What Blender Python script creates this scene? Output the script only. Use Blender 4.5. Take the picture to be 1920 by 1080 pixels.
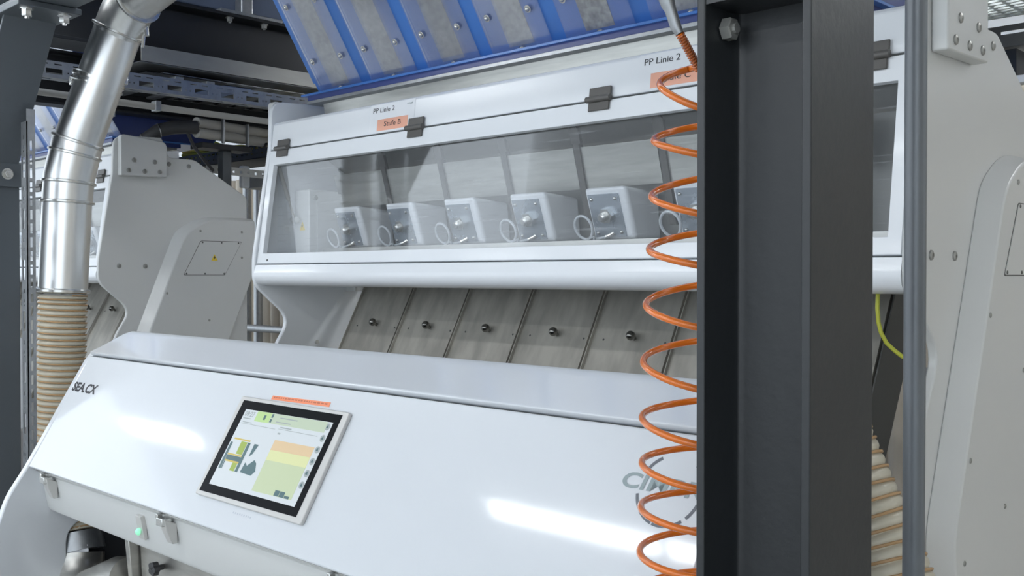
import bpy, bmesh, math
from mathutils import Vector, Matrix
S = bpy.context.scene
for o in list(bpy.data.objects): bpy.data.objects.remove(o)
COL = S.collection

# ---------------------------------------------------------------- camera
F_PX = 1900.0
PITCH = math.atan(25.0 / F_PX)
cd = bpy.data.cameras.new('camera'); cam = bpy.data.objects.new('camera', cd); COL.objects.link(cam)
cd.sensor_width = 36.0; cd.lens = 36.0 * F_PX / 1920.0; cd.clip_start = 0.05
yaw = math.atan2(.696, .718)
cam.location = (0, 0, 1.6)
cam.rotation_euler = (math.pi / 2 - PITCH, 0, yaw)
S.camera = cam
# ---------------------------------------------------------------- world, exposure
W = bpy.data.worlds.new('hall_light'); S.world = W; W.use_nodes = True
wn = W.node_tree.nodes['Background']; wn.inputs[0].default_value = (.82, .91, 1.0, 1); wn.inputs[1].default_value = 1.5
S.view_settings.view_transform = 'Standard'; S.view_settings.look = 'None'
S.view_settings.exposure = 0.36; S.view_settings.gamma = 1.0; S.view_settings.use_curve_mapping = False
S.cycles.use_denoising = True
S.cycles.max_bounces = 8; S.cycles.transparent_max_bounces = 16
TUBE_POWER = 25.0

# ---------------------------------------------------------------- materials
def mat(name, col, rough=.5, metal=0.0, coat=0.0, emis=None, es=0.0, spec=.5, noise=None, bump=None, trans=0.0):
    m = bpy.data.materials.new(name); m.use_nodes = True
    nt = m.node_tree; b = nt.nodes['Principled BSDF']
    b.inputs['Base Color'].default_value = (*col, 1); b.inputs['Roughness'].default_value = rough
    b.inputs['Metallic'].default_value = metal; b.inputs['Coat Weight'].default_value = coat
    b.inputs['Coat Roughness'].default_value = .07
    b.inputs['Specular IOR Level'].default_value = spec
    if trans: b.inputs['Transmission Weight'].default_value = trans
    if emis: b.inputs['Emission Color'].default_value = (*emis, 1); b.inputs['Emission Strength'].default_value = es
    tc = nt.nodes.new('ShaderNodeTexCoord')
    if noise:
        sc, amt, stretch = noise
        mp = nt.nodes.new('ShaderNodeMapping'); mp.inputs['Scale'].default_value = stretch
        n = nt.nodes.new('ShaderNodeTexNoise'); n.inputs['Scale'].default_value = sc; n.inputs['Detail'].default_value = 6
        r = nt.nodes.new('ShaderNodeMix'); r.data_type = 'RGBA'
        r.inputs[6].default_value = (*[c * (1 - amt) for c in col], 1); r.inputs[7].default_value = (*[min(1, c * (1 + amt)) for c in col], 1)
        nt.links.new(tc.outputs['Object'], mp.inputs[0]); nt.links.new(mp.outputs[0], n.inputs['Vector'])
        cr = nt.nodes.new('ShaderNodeMapRange'); cr.inputs[1].default_value = .35; cr.inputs[2].default_value = .65
        nt.links.new(n.outputs[0], cr.inputs[0]); nt.links.new(cr.outputs[0], r.inputs[0]); nt.links.new(r.outputs[2], b.inputs['Base Color'])
        rr = nt.nodes.new('ShaderNodeMapRange'); rr.inputs[3].default_value = max(.02, rough - .06); rr.inputs[4].default_value = rough + .08
        nt.links.new(n.outputs[0], rr.inputs[0]); nt.links.new(rr.outputs[0], b.inputs['Roughness'])
    if bump:
        sc, st = bump
        n2 = nt.nodes.new('ShaderNodeTexNoise'); n2.inputs['Scale'].default_value = sc; n2.inputs['Detail'].default_value = 4
        bp = nt.nodes.new('ShaderNodeBump'); bp.inputs['Strength'].default_value = st; bp.inputs['Distance'].default_value = .002
        nt.links.new(tc.outputs['Object'], n2.inputs['Vector']); nt.links.new(n2.outputs[0], bp.inputs['Height']); nt.links.new(bp.outputs[0], b.inputs['Normal'])
    return m
def clear_mat(name, tint, fac, rough, haze=0.0, hz=(.8, .8, .8), scratches=False):
    m = bpy.data.materials.new(name); m.use_nodes = True; nt = m.node_tree; nt.nodes.clear()
    out = nt.nodes.new('ShaderNodeOutputMaterial'); tr = nt.nodes.new('ShaderNodeBsdfTransparent'); tr.inputs[0].default_value = (*tint, 1)
    gl = nt.nodes.new('ShaderNodeBsdfGlossy'); gl.inputs['Roughness'].default_value = rough; gl.inputs[0].default_value = (1, 1, 1, 1)
    df = nt.nodes.new('ShaderNodeBsdfDiffuse'); df.inputs[0].default_value = (*hz, 1)
    m1 = nt.nodes.new('ShaderNodeMixShader'); m2 = nt.nodes.new('ShaderNodeMixShader')
    fr = nt.nodes.new('ShaderNodeFresnel'); fr.inputs[0].default_value = 1.45
    mu = nt.nodes.new('ShaderNodeMath'); mu.operation = 'MULTIPLY'; mu.inputs[1].default_value = fac
    nt.links.new(fr.outputs[0], mu.inputs[0])
    m1.inputs[0].default_value = haze
    if scratches:
        tc = nt.nodes.new('ShaderNodeTexCoord'); mp = nt.nodes.new('ShaderNodeMapping'); mp.inputs['Rotation'].default_value = (0, .9, 0); mp.inputs['Scale'].default_value = (2, 1, 40)
        n = nt.nodes.new('ShaderNodeTexNoise'); n.inputs['Scale'].default_value = 3; n.inputs['Detail'].default_value = 5
        mr = nt.nodes.new('ShaderNodeMapRange'); mr.inputs[1].default_value = .58; mr.inputs[2].default_value = .75; mr.inputs[3].default_value = haze; mr.inputs[4].default_value = haze + .10
        nt.links.new(tc.outputs['Object'], mp.inputs[0]); nt.links.new(mp.outputs[0], n.inputs['Vector']); nt.links.new(n.outputs[0], mr.inputs[0]); nt.links.new(mr.outputs[0], m1.inputs[0])
    nt.links.new(tr.outputs[0], m1.inputs[1]); nt.links.new(df.outputs[0], m1.inputs[2])
    nt.links.new(mu.outputs[0], m2.inputs[0]); nt.links.new(m1.outputs[0], m2.inputs[1]); nt.links.new(gl.outputs[0], m2.inputs[2])
    nt.links.new(m2.outputs[0], out.inputs[0])
    return m
def dusty_mat():
    m = mat('dusty_window', (.40, .39, .34), .7); nt = m.node_tree; b = nt.nodes['Principled BSDF']
    tc = nt.nodes.new('ShaderNodeTexCoord'); n = nt.nodes.new('ShaderNodeTexNoise'); n.inputs['Scale'].default_value = 55; n.inputs['Detail'].default_value = 8
    v = nt.nodes.new('ShaderNodeTexNoise'); v.inputs['Scale'].default_value = 4
    cr = nt.nodes.new('ShaderNodeValToRGB'); e = cr.color_ramp.elements
    e[0].position = .3; e[0].color = (.20, .19, .16, 1); e[1].position = .72; e[1].color = (.66, .64, .55, 1)
    add = nt.nodes.new('ShaderNodeMix'); add.data_type = 'FLOAT'; add.inputs[0].default_value = .35
    nt.links.new(tc.outputs['Object'], n.inputs['Vector']); nt.links.new(tc.outputs['Object'], v.inputs['Vector'])
    nt.links.new(n.outputs[0], add.inputs[2]); nt.links.new(v.outputs[0], add.inputs[3]); nt.links.new(add.outputs[0], cr.inputs[0]); nt.links.new(cr.outputs[0], b.inputs['Base Color'])
    return m
M = dict(
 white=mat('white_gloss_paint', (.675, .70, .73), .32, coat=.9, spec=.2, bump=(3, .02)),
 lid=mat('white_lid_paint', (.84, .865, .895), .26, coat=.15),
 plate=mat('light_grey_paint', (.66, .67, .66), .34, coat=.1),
 steel=mat('stainless_steel', (.52, .51, .48), .34, .9, noise=(6, .12, (1, 1, 8))),
 chute=mat('worn_chute_steel', (.50, .48, .43), .42, .35, noise=(7, .16, (3, 1, 1))),
 tinplate=mat('zinc_plate', (.42, .47, .53), .25, .6, noise=(30, .05, (1, 1, 1))),
 darkchrome=mat('dark_chrome', (.22, .215, .20), .18, .9),
 galv=mat('galvanised_steel', (.37, .385, .40), .38, .75, noise=(40, .08, (1, 1, 1))),
 duct=mat('bright_duct_steel', (.86, .87, .87), .33, 1.0, noise=(5, .04, (8, 8, .5))),
 grey=mat('inner_grey_steel', (.36, .36, .34), .42, .5, noise=(4, .1, (1, 1, 3))),
 bplate=mat('baffle_steel', (.50, .50, .47), .33, .7, noise=(5, .12, (1, 1, 9))),
 dark=mat('dark_rubber', (.045, .045, .048), .5),
 spacer=mat('dark_grey_spacer', (.12, .12, .115), .5),
 hinge=mat('hinge_plastic', (.10, .095, .088), .4),
 black=mat('interior_shade_black', (.02, .021, .025), .7),
 column=mat('anthracite_paint', (.021, .0235, .026), .4, bump=(60, .25)),
 beamgrey=mat('slate_grey_paint', (.085, .098, .11), .4, bump=(50, .1)),
 blackbeam=mat('dark_beam_paint', (.012, .0135, .017), .5),
 blue=mat('blue_paint', (.055, .19, .56), .3, coat=.2),
 darkblue=mat('navy_and_shaded_blue', (.045, .07, .24), .35),  # sealing strip, and the blue hopper end with its shade in the colour
 dusty=dusty_mat(),
 acryl=clear_mat('acrylic_cover', (.96, .97, 1), .6, .15, .07, (.75, .78, .9)),
 pane=clear_mat('acrylic_window', (.98, .985, .99), .16, .04, .035, (.8, .82, .84), True),
 orange=mat('orange_hose', (.80, .19, .015), .22, coat=.5, trans=.15),
 salmon=mat('salmon_paper', (.83, .42, .30), .6),
 redtape=mat('orange_tape', (.85, .27, .13), .6),
 paper=mat('white_paper', (.79, .81, .84), .55),
 ink=mat('black_ink', (.03, .03, .035), .5),
 logoink=mat('grey_logo_ink', (.28, .34, .35), .5),
 ringink=mat('dark_logo_ink', (.13, .14, .16), .5),
 bezel=mat('black_glass', (.006, .006, .007), .08, spec=.25),
 frame=mat('screen_frame', (.60, .59, .57), .35, .3),
 zinc=mat('zinc_bolt', (.68, .68, .66), .26, .9),
 dullbolt=mat('grey_bolt_head', (.36, .36, .34), .4, .5),
 cream=mat('cream_hose', (.62, .58, .47), .38, coat=.2, noise=(12, .06, (1, 1, 1))),
 rib=mat('copper_brown_rib', (.50, .31, .15), .4),
 palegreen=mat('led_green', (.3, .8, .5), .4, emis=(.3, .9, .55), es=.4),
 yellow=mat('yellow_warning', (.80, .60, .06), .5),
 cableyel=mat('yellow_cable', (.72, .55, .02), .4),
 cablewhite=mat('translucent_tube', (.60, .63, .66), .25, coat=.3),
 wall=mat('beige_wall_sheet', (.66, .60, .51), .45, noise=(2, .06, (1, 1, .2))),
 wallwhite=mat('white_wall', (.85, .87, .9), .6),
 floor=mat('concrete_floor', (.46, .46, .44), .6, noise=(3, .15, (1, 1, 1))),
 ceil=mat('dark_deck', (.03, .032, .038), .6),
 ceilgrey=mat('grey_ceiling', (.42, .44, .46), .8),
 pipe=mat('grey_pipe_paint', (.15, .165, .18), .34, .2, noise=(14, .1, (1, 1, .3))),
 plasticpipe=mat('pale_grey_conduit', (.46, .45, .42), .42),
 tube=mat('lamp_tube', (1, 1, 1), .5, emis=(.95, .98, 1.0), es=TUBE_POWER),
 lampbody=mat('lamp_body', (.8, .8, .8), .5),
)
def screen(name, c, k=.60):
    return mat(name, tuple(x * .2 for x in c), .3, emis=c, es=k)
M['s_bg'] = screen('screen_white', (.66, .73, .78)); M['s_hdr'] = screen('screen_sage', (.53, .64, .50)); M['s_bright'] = screen('screen_lime', (.50, .72, .32))
M['s_or'] = screen('screen_peach', (.75, .58, .36)); M['s_ye'] = screen('screen_yellow', (.72, .77, .42)); M['s_gr'] = screen('screen_green', (.56, .66, .44))
M['s_dk'] = screen('screen_slate', (.08, .16, .18)); M['s_mid'] = screen('screen_grey', (.36, .42, .44)); M['s_ol'] = screen('screen_olive', (.34, .46, .08)); M['s_y2'] = screen('screen_amber', (.62, .50, .12))

# ---------------------------------------------------------------- mesh helpers
def finish(name, bm, m, parent=None, bev=0, seg=2, sharp=35):
    bmesh.ops.recalc_face_normals(bm, faces=bm.faces)
    for f in bm.faces: f.smooth = True
    for e in bm.edges:
        if len(e.link_faces) == 2 and e.calc_face_angle(0) > math.radians(sharp): e.smooth = False
    me = bpy.data.meshes.new(name); bm.to_mesh(me); bm.free()
    me.materials.append(M[m] if isinstance(m, str) else m)
    o = bpy.data.objects.new(name, me); COL.objects.link(o)
    if parent is not None: o.parent = parent
    if bev:
        b = o.modifiers.new('bevel', 'BEVEL'); b.width = bev; b.segments = seg; b.limit_method = 'ANGLE'; b.angle_limit = math.radians(35); b.harden_normals = False
    return o
def tag(o, label=None, cat=None, group=None, kind=None):
    if label: o['label'] = label
    if cat: o['category'] = cat
    if group: o['group'] = group
    if kind: o['kind'] = kind
    return o
def empty(name, loc, label, cat, group=None):
    o = bpy.data.objects.new(name, None); o.empty_display_size = .1; COL.objects.link(o); o.location = loc
    return tag(o, label, cat, group)
class G:
    """collects geometry for one mesh (world coordinates)"""
    def __init__(s): s.bm = bmesh.new()
    def box(s, x0, x1, y0, y1, z0, z1):
        v = [s.bm.verts.new((x, y, z)) for x in (x0, x1) for y in (y0, y1) for z in (z0, z1)]
        for f in ((0,1,3,2),(4,6,7,5),(0,4,5,1),(2,3,7,6),(0,2,6,4),(1,5,7,3)): s.bm.faces.new([v[i] for i in f])
        return s
    def prism_x(s, prof, x0, x1):
        a = [s.bm.verts.new((x0, y, z)) for y, z in prof]; b = [s.bm.verts.new((x1, y, z)) for y, z in prof]
        s.bm.faces.new(a); s.bm.faces.new(b[::-1]); n = len(prof)
        for i in range(n): s.bm.faces.new((a[i], b[i], b[(i + 1) % n], a[(i + 1) % n]))
        return s
    def poly(s, pts, off):
        """planar polygon pts extruded by vector off"""
        off = Vector(off); a = [s.bm.verts.new(p) for p in pts]; b = [s.bm.verts.new(Vector(p) + off) for p in pts]; n = len(pts)
        s.bm.faces.new(a); s.bm.faces.new(b[::-1])
        for i in range(n): s.bm.faces.new((a[i], b[i], b[(i + 1) % n], a[(i + 1) % n]))
        return s
    def tube(s, pts, r, n=12, caps=True):
        pts = [Vector(p) for p in pts]; rs = r if isinstance(r, (list, tuple)) else [r] * len(pts); rings = []
        up = None
        for i, p in enumerate(pts):
            t = (pts[min(i + 1, len(pts) - 1)] - pts[max(i - 1, 0)])
            t = t.normalized() if t.length > 1e-9 else Vector((0, 0, 1))
            if up is None: up = Vector((0, 0, 1)) if abs(t.z) < .9 else Vector((1, 0, 0))
            a = t.cross(up)
            if a.length < 1e-6: a = t.orthogonal()
            a.normalize(); up = a.cross(t).normalized(); b = up
            rings.append([s.bm.verts.new(p + a * (rs[i] * math.cos(2 * math.pi * k / n)) + b * (rs[i] * math.sin(2 * math.pi * k / n))) for k in range(n)])
        for i in range(len(rings) - 1):
            for k in range(n): s.bm.faces.new((rings[i][k], rings[i][(k + 1) % n], rings[i + 1][(k + 1) % n], rings[i + 1][k]))
        if caps: s.bm.faces.new(rings[0][::-1]); s.bm.faces.new(rings[-1])
        return s
    def cyl(s, p, d, r, h, n=16):
        p = Vector(p); d = Vector(d).normalized(); return s.tube([p, p + d * h], r, n)
    def dome(s, p, d, r, n=14, k=5, hemi=True):
        p = Vector(p); d = Vector(d).normalized(); pts = []; rs = []
        for i in range(k + 1):
            a = math.pi / 2 * i / k if hemi else -math.pi / 2 + math.pi * i / k
            pts.append(p + d * r * math.sin(a)); rs.append(max(r * math.cos(a), r * .02))
        return s.tube(pts, rs, n)
    def perf(s, O, U, V, N, L, Wd, th, holes):
        """strip L x Wd from O along U,V, thickness th along N, with rectangular holes (u0,u1,v0,v1)"""
        O = Vector(O); U = Vector(U); V = Vector(V); N = Vector(N)
        us = sorted({0, L, *[h[0] for h in holes], *[h[1] for h in holes]}); vs = sorted({0, Wd, *[h[2] for h in holes], *[h[3] for h in holes]})
        us = [u for u in us if 0 <= u <= L]
        full = set()
        for i in range(len(us) - 1):
            for j in range(len(vs) - 1):
                cu = (us[i] + us[i + 1]) / 2; cv = (vs[j] + vs[j + 1]) / 2
                if not any(h[0] < cu < h[1] and h[2] < cv < h[3] for h in holes): full.add((i, j))
        vt = {}
        def gv(i, j, k):
            if (i, j, k) not in vt: vt[(i, j, k)] = s.bm.verts.new(O + U * us[i] + V * vs[j] + N * (th * k))
            return vt[(i, j, k)]
        for i, j in full:
            for k in (0, 1): s.bm.faces.new([gv(i, j, k), gv(i + 1, j, k), gv(i + 1, j + 1, k), gv(i, j + 1, k)])
            for di, dj, e in ((-1, 0, ((i, j), (i, j + 1))), (1, 0, ((i + 1, j), (i + 1, j + 1))), (0, -1, ((i, j), (i + 1, j))), (0, 1, ((i, j + 1), (i + 1, j + 1)))):
                if (i + di, j + dj) not in full:
                    (a, b), (c, d) = e; s.bm.faces.new([gv(a, b, 0), gv(c, d, 0), gv(c, d, 1), gv(a, b, 1)])
        return s
    def done(s, name, m, parent=None, bev=0, seg=2, sharp=35): return finish(name, s.bm, m, parent, bev, seg, sharp)

def hexbolt(name, p, d, r, h, parent, m='zinc', washer=True):
    g = G(); p = Vector(p); d = Vector(d).normalized()
    if washer: g.tube([p, p + d * h * .18], r * 1.35, 18)
    g.tube([p + d * h * .15, p + d * h * .9, p + d * h], [r, r, r * .86], 6)
    g.tube([p + d * h * .95, p + d * h * 1.25], r * .45, 10)
    return g.done(name, m, parent)
def button(name, p, d, r, parent, m='dullbolt', k=.45):
    g = G(); p = Vector(p); d = Vector(d).normalized()
    g.tube([p, p + d * r * k * .6, p + d * r * k], [r, r * .92, r * .55], 14)
    g.tube([p + d * r * k, p + d * r * k * .55], [r * .42, r * .4], 6)
    return g.done(name, m, parent)
def text(name, body, O, U, V, h, m, parent, width=None, bold=0.0, th=.0006, shear=0.0):
    """letters lying on the plane O + U*x + V*y, cap height about h"""
    c = bpy.data.curves.new(name, 'FONT'); c.body = body; c.size = h / .7; c.offset = bold; c.shear = shear; c.resolution_u = 4; c.extrude = .0001
    t = bpy.data.objects.new(name, c); COL.objects.link(t)
    dg = bpy.context.evaluated_depsgraph_get(); me = bpy.data.meshes.new_from_object(t.evaluated_get(dg))
    bpy.data.objects.remove(t); bpy.data.curves.remove(c)
    xs = [v.co.x for v in me.vertices]; x0 = min(xs); w = max(xs) - x0; sx = (width / w) if width else 1
    U = Vector(U); V = Vector(V); N = U.cross(V).normalized(); O = Vector(O)
    for v in me.vertices:
        x, y, z = v.co; v.co = O + U * ((x - x0) * sx) + V * y + N * (z + th)
    me.name = name; me.materials.clear(); me.materials.append(M[m] if isinstance(m, str) else m)
    o = bpy.data.objects.new(name, me); COL.objects.link(o)
    if parent is not None: o.parent = parent
    return o
def kids(o): return [c for c in bpy.data.objects if c.parent == o]
ch_map = {}
def copy_tree(o, parent=None, skip=()):
    c = o.copy(); COL.objects.link(c); c.parent = parent
    for ch in ch_map.get(o.name, []):
        if ch.name.split('.')[0] in skip: continue
        copy_tree(ch, c, skip)
    return c
def build_map():
    ch_map.clear()
    for o in bpy.data.objects:
        if o.parent: ch_map.setdefault(o.parent.name, []).append(o)
def arc(c, r, a0, a1, n, ax='yz', x=0):
    return [(c[0] + r * math.cos(math.radians(a0 + (a1 - a0) * i / n)), c[1] + r * math.sin(math.radians(a0 + (a1 - a0) * i / n))) for i in range(n + 1)]
def rnd(prof, radii, n=5):
    """round the corners of a 2D polygon; radii per vertex"""
    out = []; N = len(prof)
    for i, p in enumerate(prof):
        r = radii[i] if isinstance(radii, (list, tuple)) else radii
        if not r: out.append(tuple(p)); continue
        p = Vector(p); a = Vector(prof[i - 1]); b = Vector(prof[(i + 1) % N]); da = (a - p); db = (b - p)
        r2 = min(r, da.length * .48, db.length * .48); A = p + da.normalized() * r2; B = p + db.normalized() * r2
        for k in range(n + 1):
            t = k / n; q = A * (1 - t) ** 2 + p * 2 * t * (1 - t) + B * t * t; out.append((q.x, q.y))
    return out

# ================================================================ SETTING
tag(G().box(-14, 6, -7, 4.9, -.1, 0).done('floor', 'floor'), kind='structure')
g = G()   # beige trapezoidal sheet, its rounded ribs 0.13 m apart
prof = []; x = -13.0
while x < 3.0:
    for dx, dy in ((0, 0), (.012, -.03), (.03, -.052), (.055, -.062), (.08, -.052), (.098, -.03), (.11, 0)): prof.append((x + dx, 4.7 + dy))
    x += .135
pts = [(a, b, 0.0) for a, b in prof] + [(3.05, 4.78, 0), (-13, 4.78, 0)]
g.poly(pts, (0, 0, 2.42)); tag(g.done('wall_back', 'wall'), kind='structure')
tag(G().box(-13, 3.05, 4.7, 4.78, 2.42, 3.3).done('wall_upper', 'wallwhite'), kind='structure')
tag(G().box(-11, 2.5, 2.0, 4.9, 3.12, 3.2).done('ceiling', 'ceil'), kind='structure')

tag(G().box(-14, 6, -9, 1.9, 4.9, 5.0).done('shade_ceiling_front', 'ceilgrey'), kind='structure')  # unseen ceiling added to cut the light from above

tag(G().box(4.2, 4.3, -2.5, 4.9, 0, 4.9).done('shade_wall_right', 'wall'), kind='structure')  # unseen wall added to block light from the right side plate

# ================================================================ OPTICAL SORTER
XL, XR = -3.255, -.83          # outer faces of the two side plates
IL, IR = XL + .02, XR - .02
NC = Vector((0, -1, .583)).normalized(); UC = Vector((0, .583, 1)).normalized(); OC = Vector((0, 1.195, 1.011))
NL = Vector((0, -1, .1435)).normalized(); UL = Vector((0, .1435, 1)).normalized(); UX = Vector((1, 0, 0))
def lidp(x, z, off=0): return Vector((x, 2.0 + .1435 * (z - 1.64), z)) + NL * off
def conp(x, t, off=0): return Vector((x, 0, 0)) + OC + UC * t + NC * off

sorter = empty('optical_sorter', (0, 0, 0), 'big white sorting machine in the centre with sloping control console and acrylic window', 'machine', 'white sorting machines')
# side plates (one outline)
plate = rnd([(2.068, 2.238), (2.30, 2.25), (2.335, 2.158), (2.47, 2.158), (2.757, 1.992), (2.757, .25), (2.55, .25), (2.05, .25), (2.05, 1.29), (2.145, 1.435), (1.992, 1.565), (1.992, 1.66), (2.06, 2.06)],
            [.05, .01, .02, .02, .02, 0, 0, 0, .08, .06, .035, .03, .02])
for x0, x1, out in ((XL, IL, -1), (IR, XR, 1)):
    sp = G().prism_x(plate, x0, x1).done('side_plate', 'lid' if out < 0 else 'plate', sorter, .004)  # left plate takes the lighter lid colour, right plate the grey one
    xo = XL if out < 0 else XR
    for y, z in ((2.337, 2.127), (2.439, 2.124), (2.09, 1.64), (2.216, 1.64)): button('bolt', (xo, y, z), (out, 0, 0), .011, sp)
    br = G().prism_x(rnd([(2.085, 2.245), (2.085, 2.055), (2.31, 2.06), (2.31, 2.225)], [.02, .006, .006, .03]), xo, xo + out * .035).done('mounting_bracket', 'plate', sorter, .004)
    for y, z in ((2.148, 2.129), (2.249, 2.127), (2.122, 2.080), (2.199, 2.080), (2.273, 2.082)): button('bolt', (xo + out * .035, y, z), (out, 0, 0), .011, br)
    # raised arm cover with chamfered rim
    base = [(2.495, 1.885), (2.79, 1.885), (2.79, 1.62), (2.45, .80), (2.10, .80), (2.06, 1.06), (2.36, 1.81)]
    face = [(2.515, 1.868), (2.775, 1.868), (2.775, 1.625), (2.43, .82), (2.15, .82), (2.105, 1.05), (2.395, 1.79)]
    base = rnd(base, [.07, .01, .02, .02, .02, .06, .05]); face = rnd(face, [.06, .01, .02, .02, .02, .05, .05])
    g = G(); n = len(base); a = [g.bm.verts.new((xo, y, z)) for y, z in base]; b = [g.bm.verts.new((xo + out * .045, y, z)) for y, z in face]
    g.bm.faces.new(a); g.bm.faces.new(b[::-1])
    for i in range(n): g.bm.faces.new((a[i], b[i], b[(i + 1) % n], a[(i + 1) % n]))
    ac = g.done('arm_cover', 'plate', sorter, .004, sharp=25)
    xf = xo + out * .045
    for y, z in ((2.475, 1.812), (2.70, 1.812), (2.70, 1.685), (2.302, 1.512), (2.52, 1.378), (2.19, 1.21), (2.40, 1.08), (2.16, 1.0)): button('screw', (xf, y, z), (out, 0, 0), .006, ac, 'dullbolt')
    par = [(2.475, 1.765), (2.70, 1.765), (2.605, 1.597), (2.385, 1.597)]
    G().prism_x(rnd(par, .008, 3), xf - out * .002, xf + out * .0008).done('panel_gap', 'spacer', ac)
    cy = sum(p[0] for p in par) / 4; cz = sum(p[1] for p in par) / 4
    G().prism_x(rnd([(cy + (y - cy) * .978, cz + (z - cz) * .968) for y, z in par], .008, 3), xf - out * .002, xf + out * .0022).done('access_panel', 'plate', ac)
    for y, z in ((2.485, 1.757), (2.587, 1.757), (2.68, 1.757), (2.40, 1.605), (2.497, 1.605), (2.60, 1.605)): button('screw', (xf + out * .002, y, z), (out, 0, 0), .0045, ac, 'spacer')
    G().prism_x([(2.53, 1.668), (2.565, 1.668), (2.5475, 1.70)], xf + out * .001, xf + out * .0032).done('warning_sticker', 'yellow', ac)
    G().prism_x([(2.5495, 1.693), (2.5425, 1.683), (2.547, 1.683), (2.545, 1.673), (2.553, 1.686), (2.5485, 1.686)], xf + out * .003, xf + out * .0040).done('warning_bolt', 'ink', ac)
    # rear leg
    G().box(min(xo, xo - out * .05), max(xo, xo - out * .05), 2.66, 2.757, 0, .3).done('foot', 'plate', sorter, .003)
    G().box(min(xo, xo - out * .05), max(xo, xo - out * .05), 2.07, 2.20, 0, .3).done('foot', 'plate', sorter, .003)

# hood
g = G().prism_x([(2.0635, 2.0585), (2.0745, 2.150), (2.085, 2.160), (2.40, 2.20), (2.40, 2.13), (2.12, 2.11), (2.085, 2.0585)], IL, IR)
hood = g.done('upper_hood', 'lid', sorter, .003)
# lid frame with window opening
WX0, WX1, WZ0, WZ1 = -3.200, -.884, 1.677, 2.0
g = G(); LL = 2.053 - 1.64
k = math.hypot(1, .1435)
g.perf(lidp(IL + .003, 1.64), UX, UL, -NL, IR - IL - .006, (2.053 - 1.64) * k, .02, [(WX0 - IL - .003, WX1 - IL - .003, (WZ0 - 1.64) * k, (WZ1 - 1.64) * k)])
lid = g.done('window_lid', 'lid', sorter, .002)
pane = G().poly([(WX0 - .01, 2.074, WZ0 - .015), (WX1 + .01, 2.074, WZ0 - .015), (WX1 + .01, 2.076, WZ1 + .01), (WX0 - .01, 2.076, WZ1 + .01)], (0, .004, 0)).done('window_pane', 'pane', lid)
pane['label'] = 'clear scratched acrylic pane'
button('screw', lidp(-3.165, 1.652, 0), NL, .004, lid, 'spacer')
G().prism_x([(2.022, 1.655), (2.080, 1.655), (2.080, 1.662), (2.022, 1.662)], IL + .005, IR - .005).done('pane_channel', 'lid', lid)
# hinges
for x in (-3.146, -2.410, -1.675, -.940):
    g = G(); z = 2.056; w = .036
    g.poly([lidp(x - w, z + .006, .001), lidp(x + w, z + .006, .001), lidp(x + w, z + .032, .001), lidp(x - w, z + .032, .001)], NL * .006)
    g.poly([lidp(x - w, z - .030, .001), lidp(x + w * .92, z - .030, .001), lidp(x + w * .92, z - .004, .001), lidp(x - w, z - .004, .001)], NL * .006)
    hg = g.done('hinge', 'hinge', sorter, .002)
    g = G(); g.cyl(lidp(x - w * 1.12, z, .009), UX, .0085, w * 2.2, 14); g.done('hinge_pin', 'hinge', hg)
# front lip below the lid
lip = [(2.004, 1.636), (1.9975, 1.6345), (1.9969, 1.632), (1.9908, 1.6085), (1.9902, 1.606), (1.9897, 1.597), (1.9907, 1.588), (1.9945, 1.579), (2.001, 1.5715), (2.010, 1.566), (2.022, 1.5625), (2.04, 1.560), (2.40, 1.560), (2.40, 1.60), (2.06, 1.60), (2.03, 1.636)]
G().prism_x(lip, IL, IR).done('front_lip', 'lid', sorter, 0, sharp=50)
# inside the window
G().prism_x([(2.16, 2.13), (2.405, 1.99), (2.41, 2.00), (2.17, 2.14)], IL, IR).done('feed_plate', 'grey', sorter)
G().prism_x([(2.375, 1.99), (2.41, 1.84), (2.43, 1.60), (2.45, 1.60), (2.43, 1.84), (2.39, 1.99)], IL, IR).done('rear_panel', 'grey', sorter)
G().prism_x([(2.20, 1.697), (2.42, 1.697), (2.42, 1.690), (2.20, 1.66)], -3.10, -.95).done('feeder_ledge', 'steel', sorter)
G().prism_x([(2.06, 1.605), (2.42, 1.605), (2.42, 1.615), (2.06, 1.615)], IL, IR).done('lower_shelf', 'bplate', sorter)
for k_ in range(7):
    x0 = -3.157 + .302 * k_
    G().poly([(x0, 2.288, 1.975), (x0 + .284, 2.288, 1.975), (x0 + .284, 2.322, 1.855), (x0, 2.322, 1.855)], (0, .003, .001)).done('baffle_plate', 'bplate', sorter)
for k_ in range(6):
    x0 = -2.866 + .302 * k_
    g = G().poly([(x0, 2.280, 1.985), (x0 + .022, 2.280, 1.985), (x0 + .022, 2.345, 1.74), (x0, 2.345, 1.74)], (0, .02, 0))
    g.poly([(x0 - .009, 2.283, 1.985), (x0 + .027, 2.283, 1.985), (x0 + .027, 2.270, 2.025), (x0 + .009, 2.265, 2.045), (x0 - .009, 2.270, 2.025)], (0, .012, 0))
    g.poly([(x0 - .02, 2.37, 1.86), (x0 + .05, 2.37, 1.86), (x0 + .05, 2.40, 1.75), (x0 - .02, 2.40, 1.75)], (0, .006, 0))
    g.done('lane_divider', 'hinge', sorter)
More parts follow.
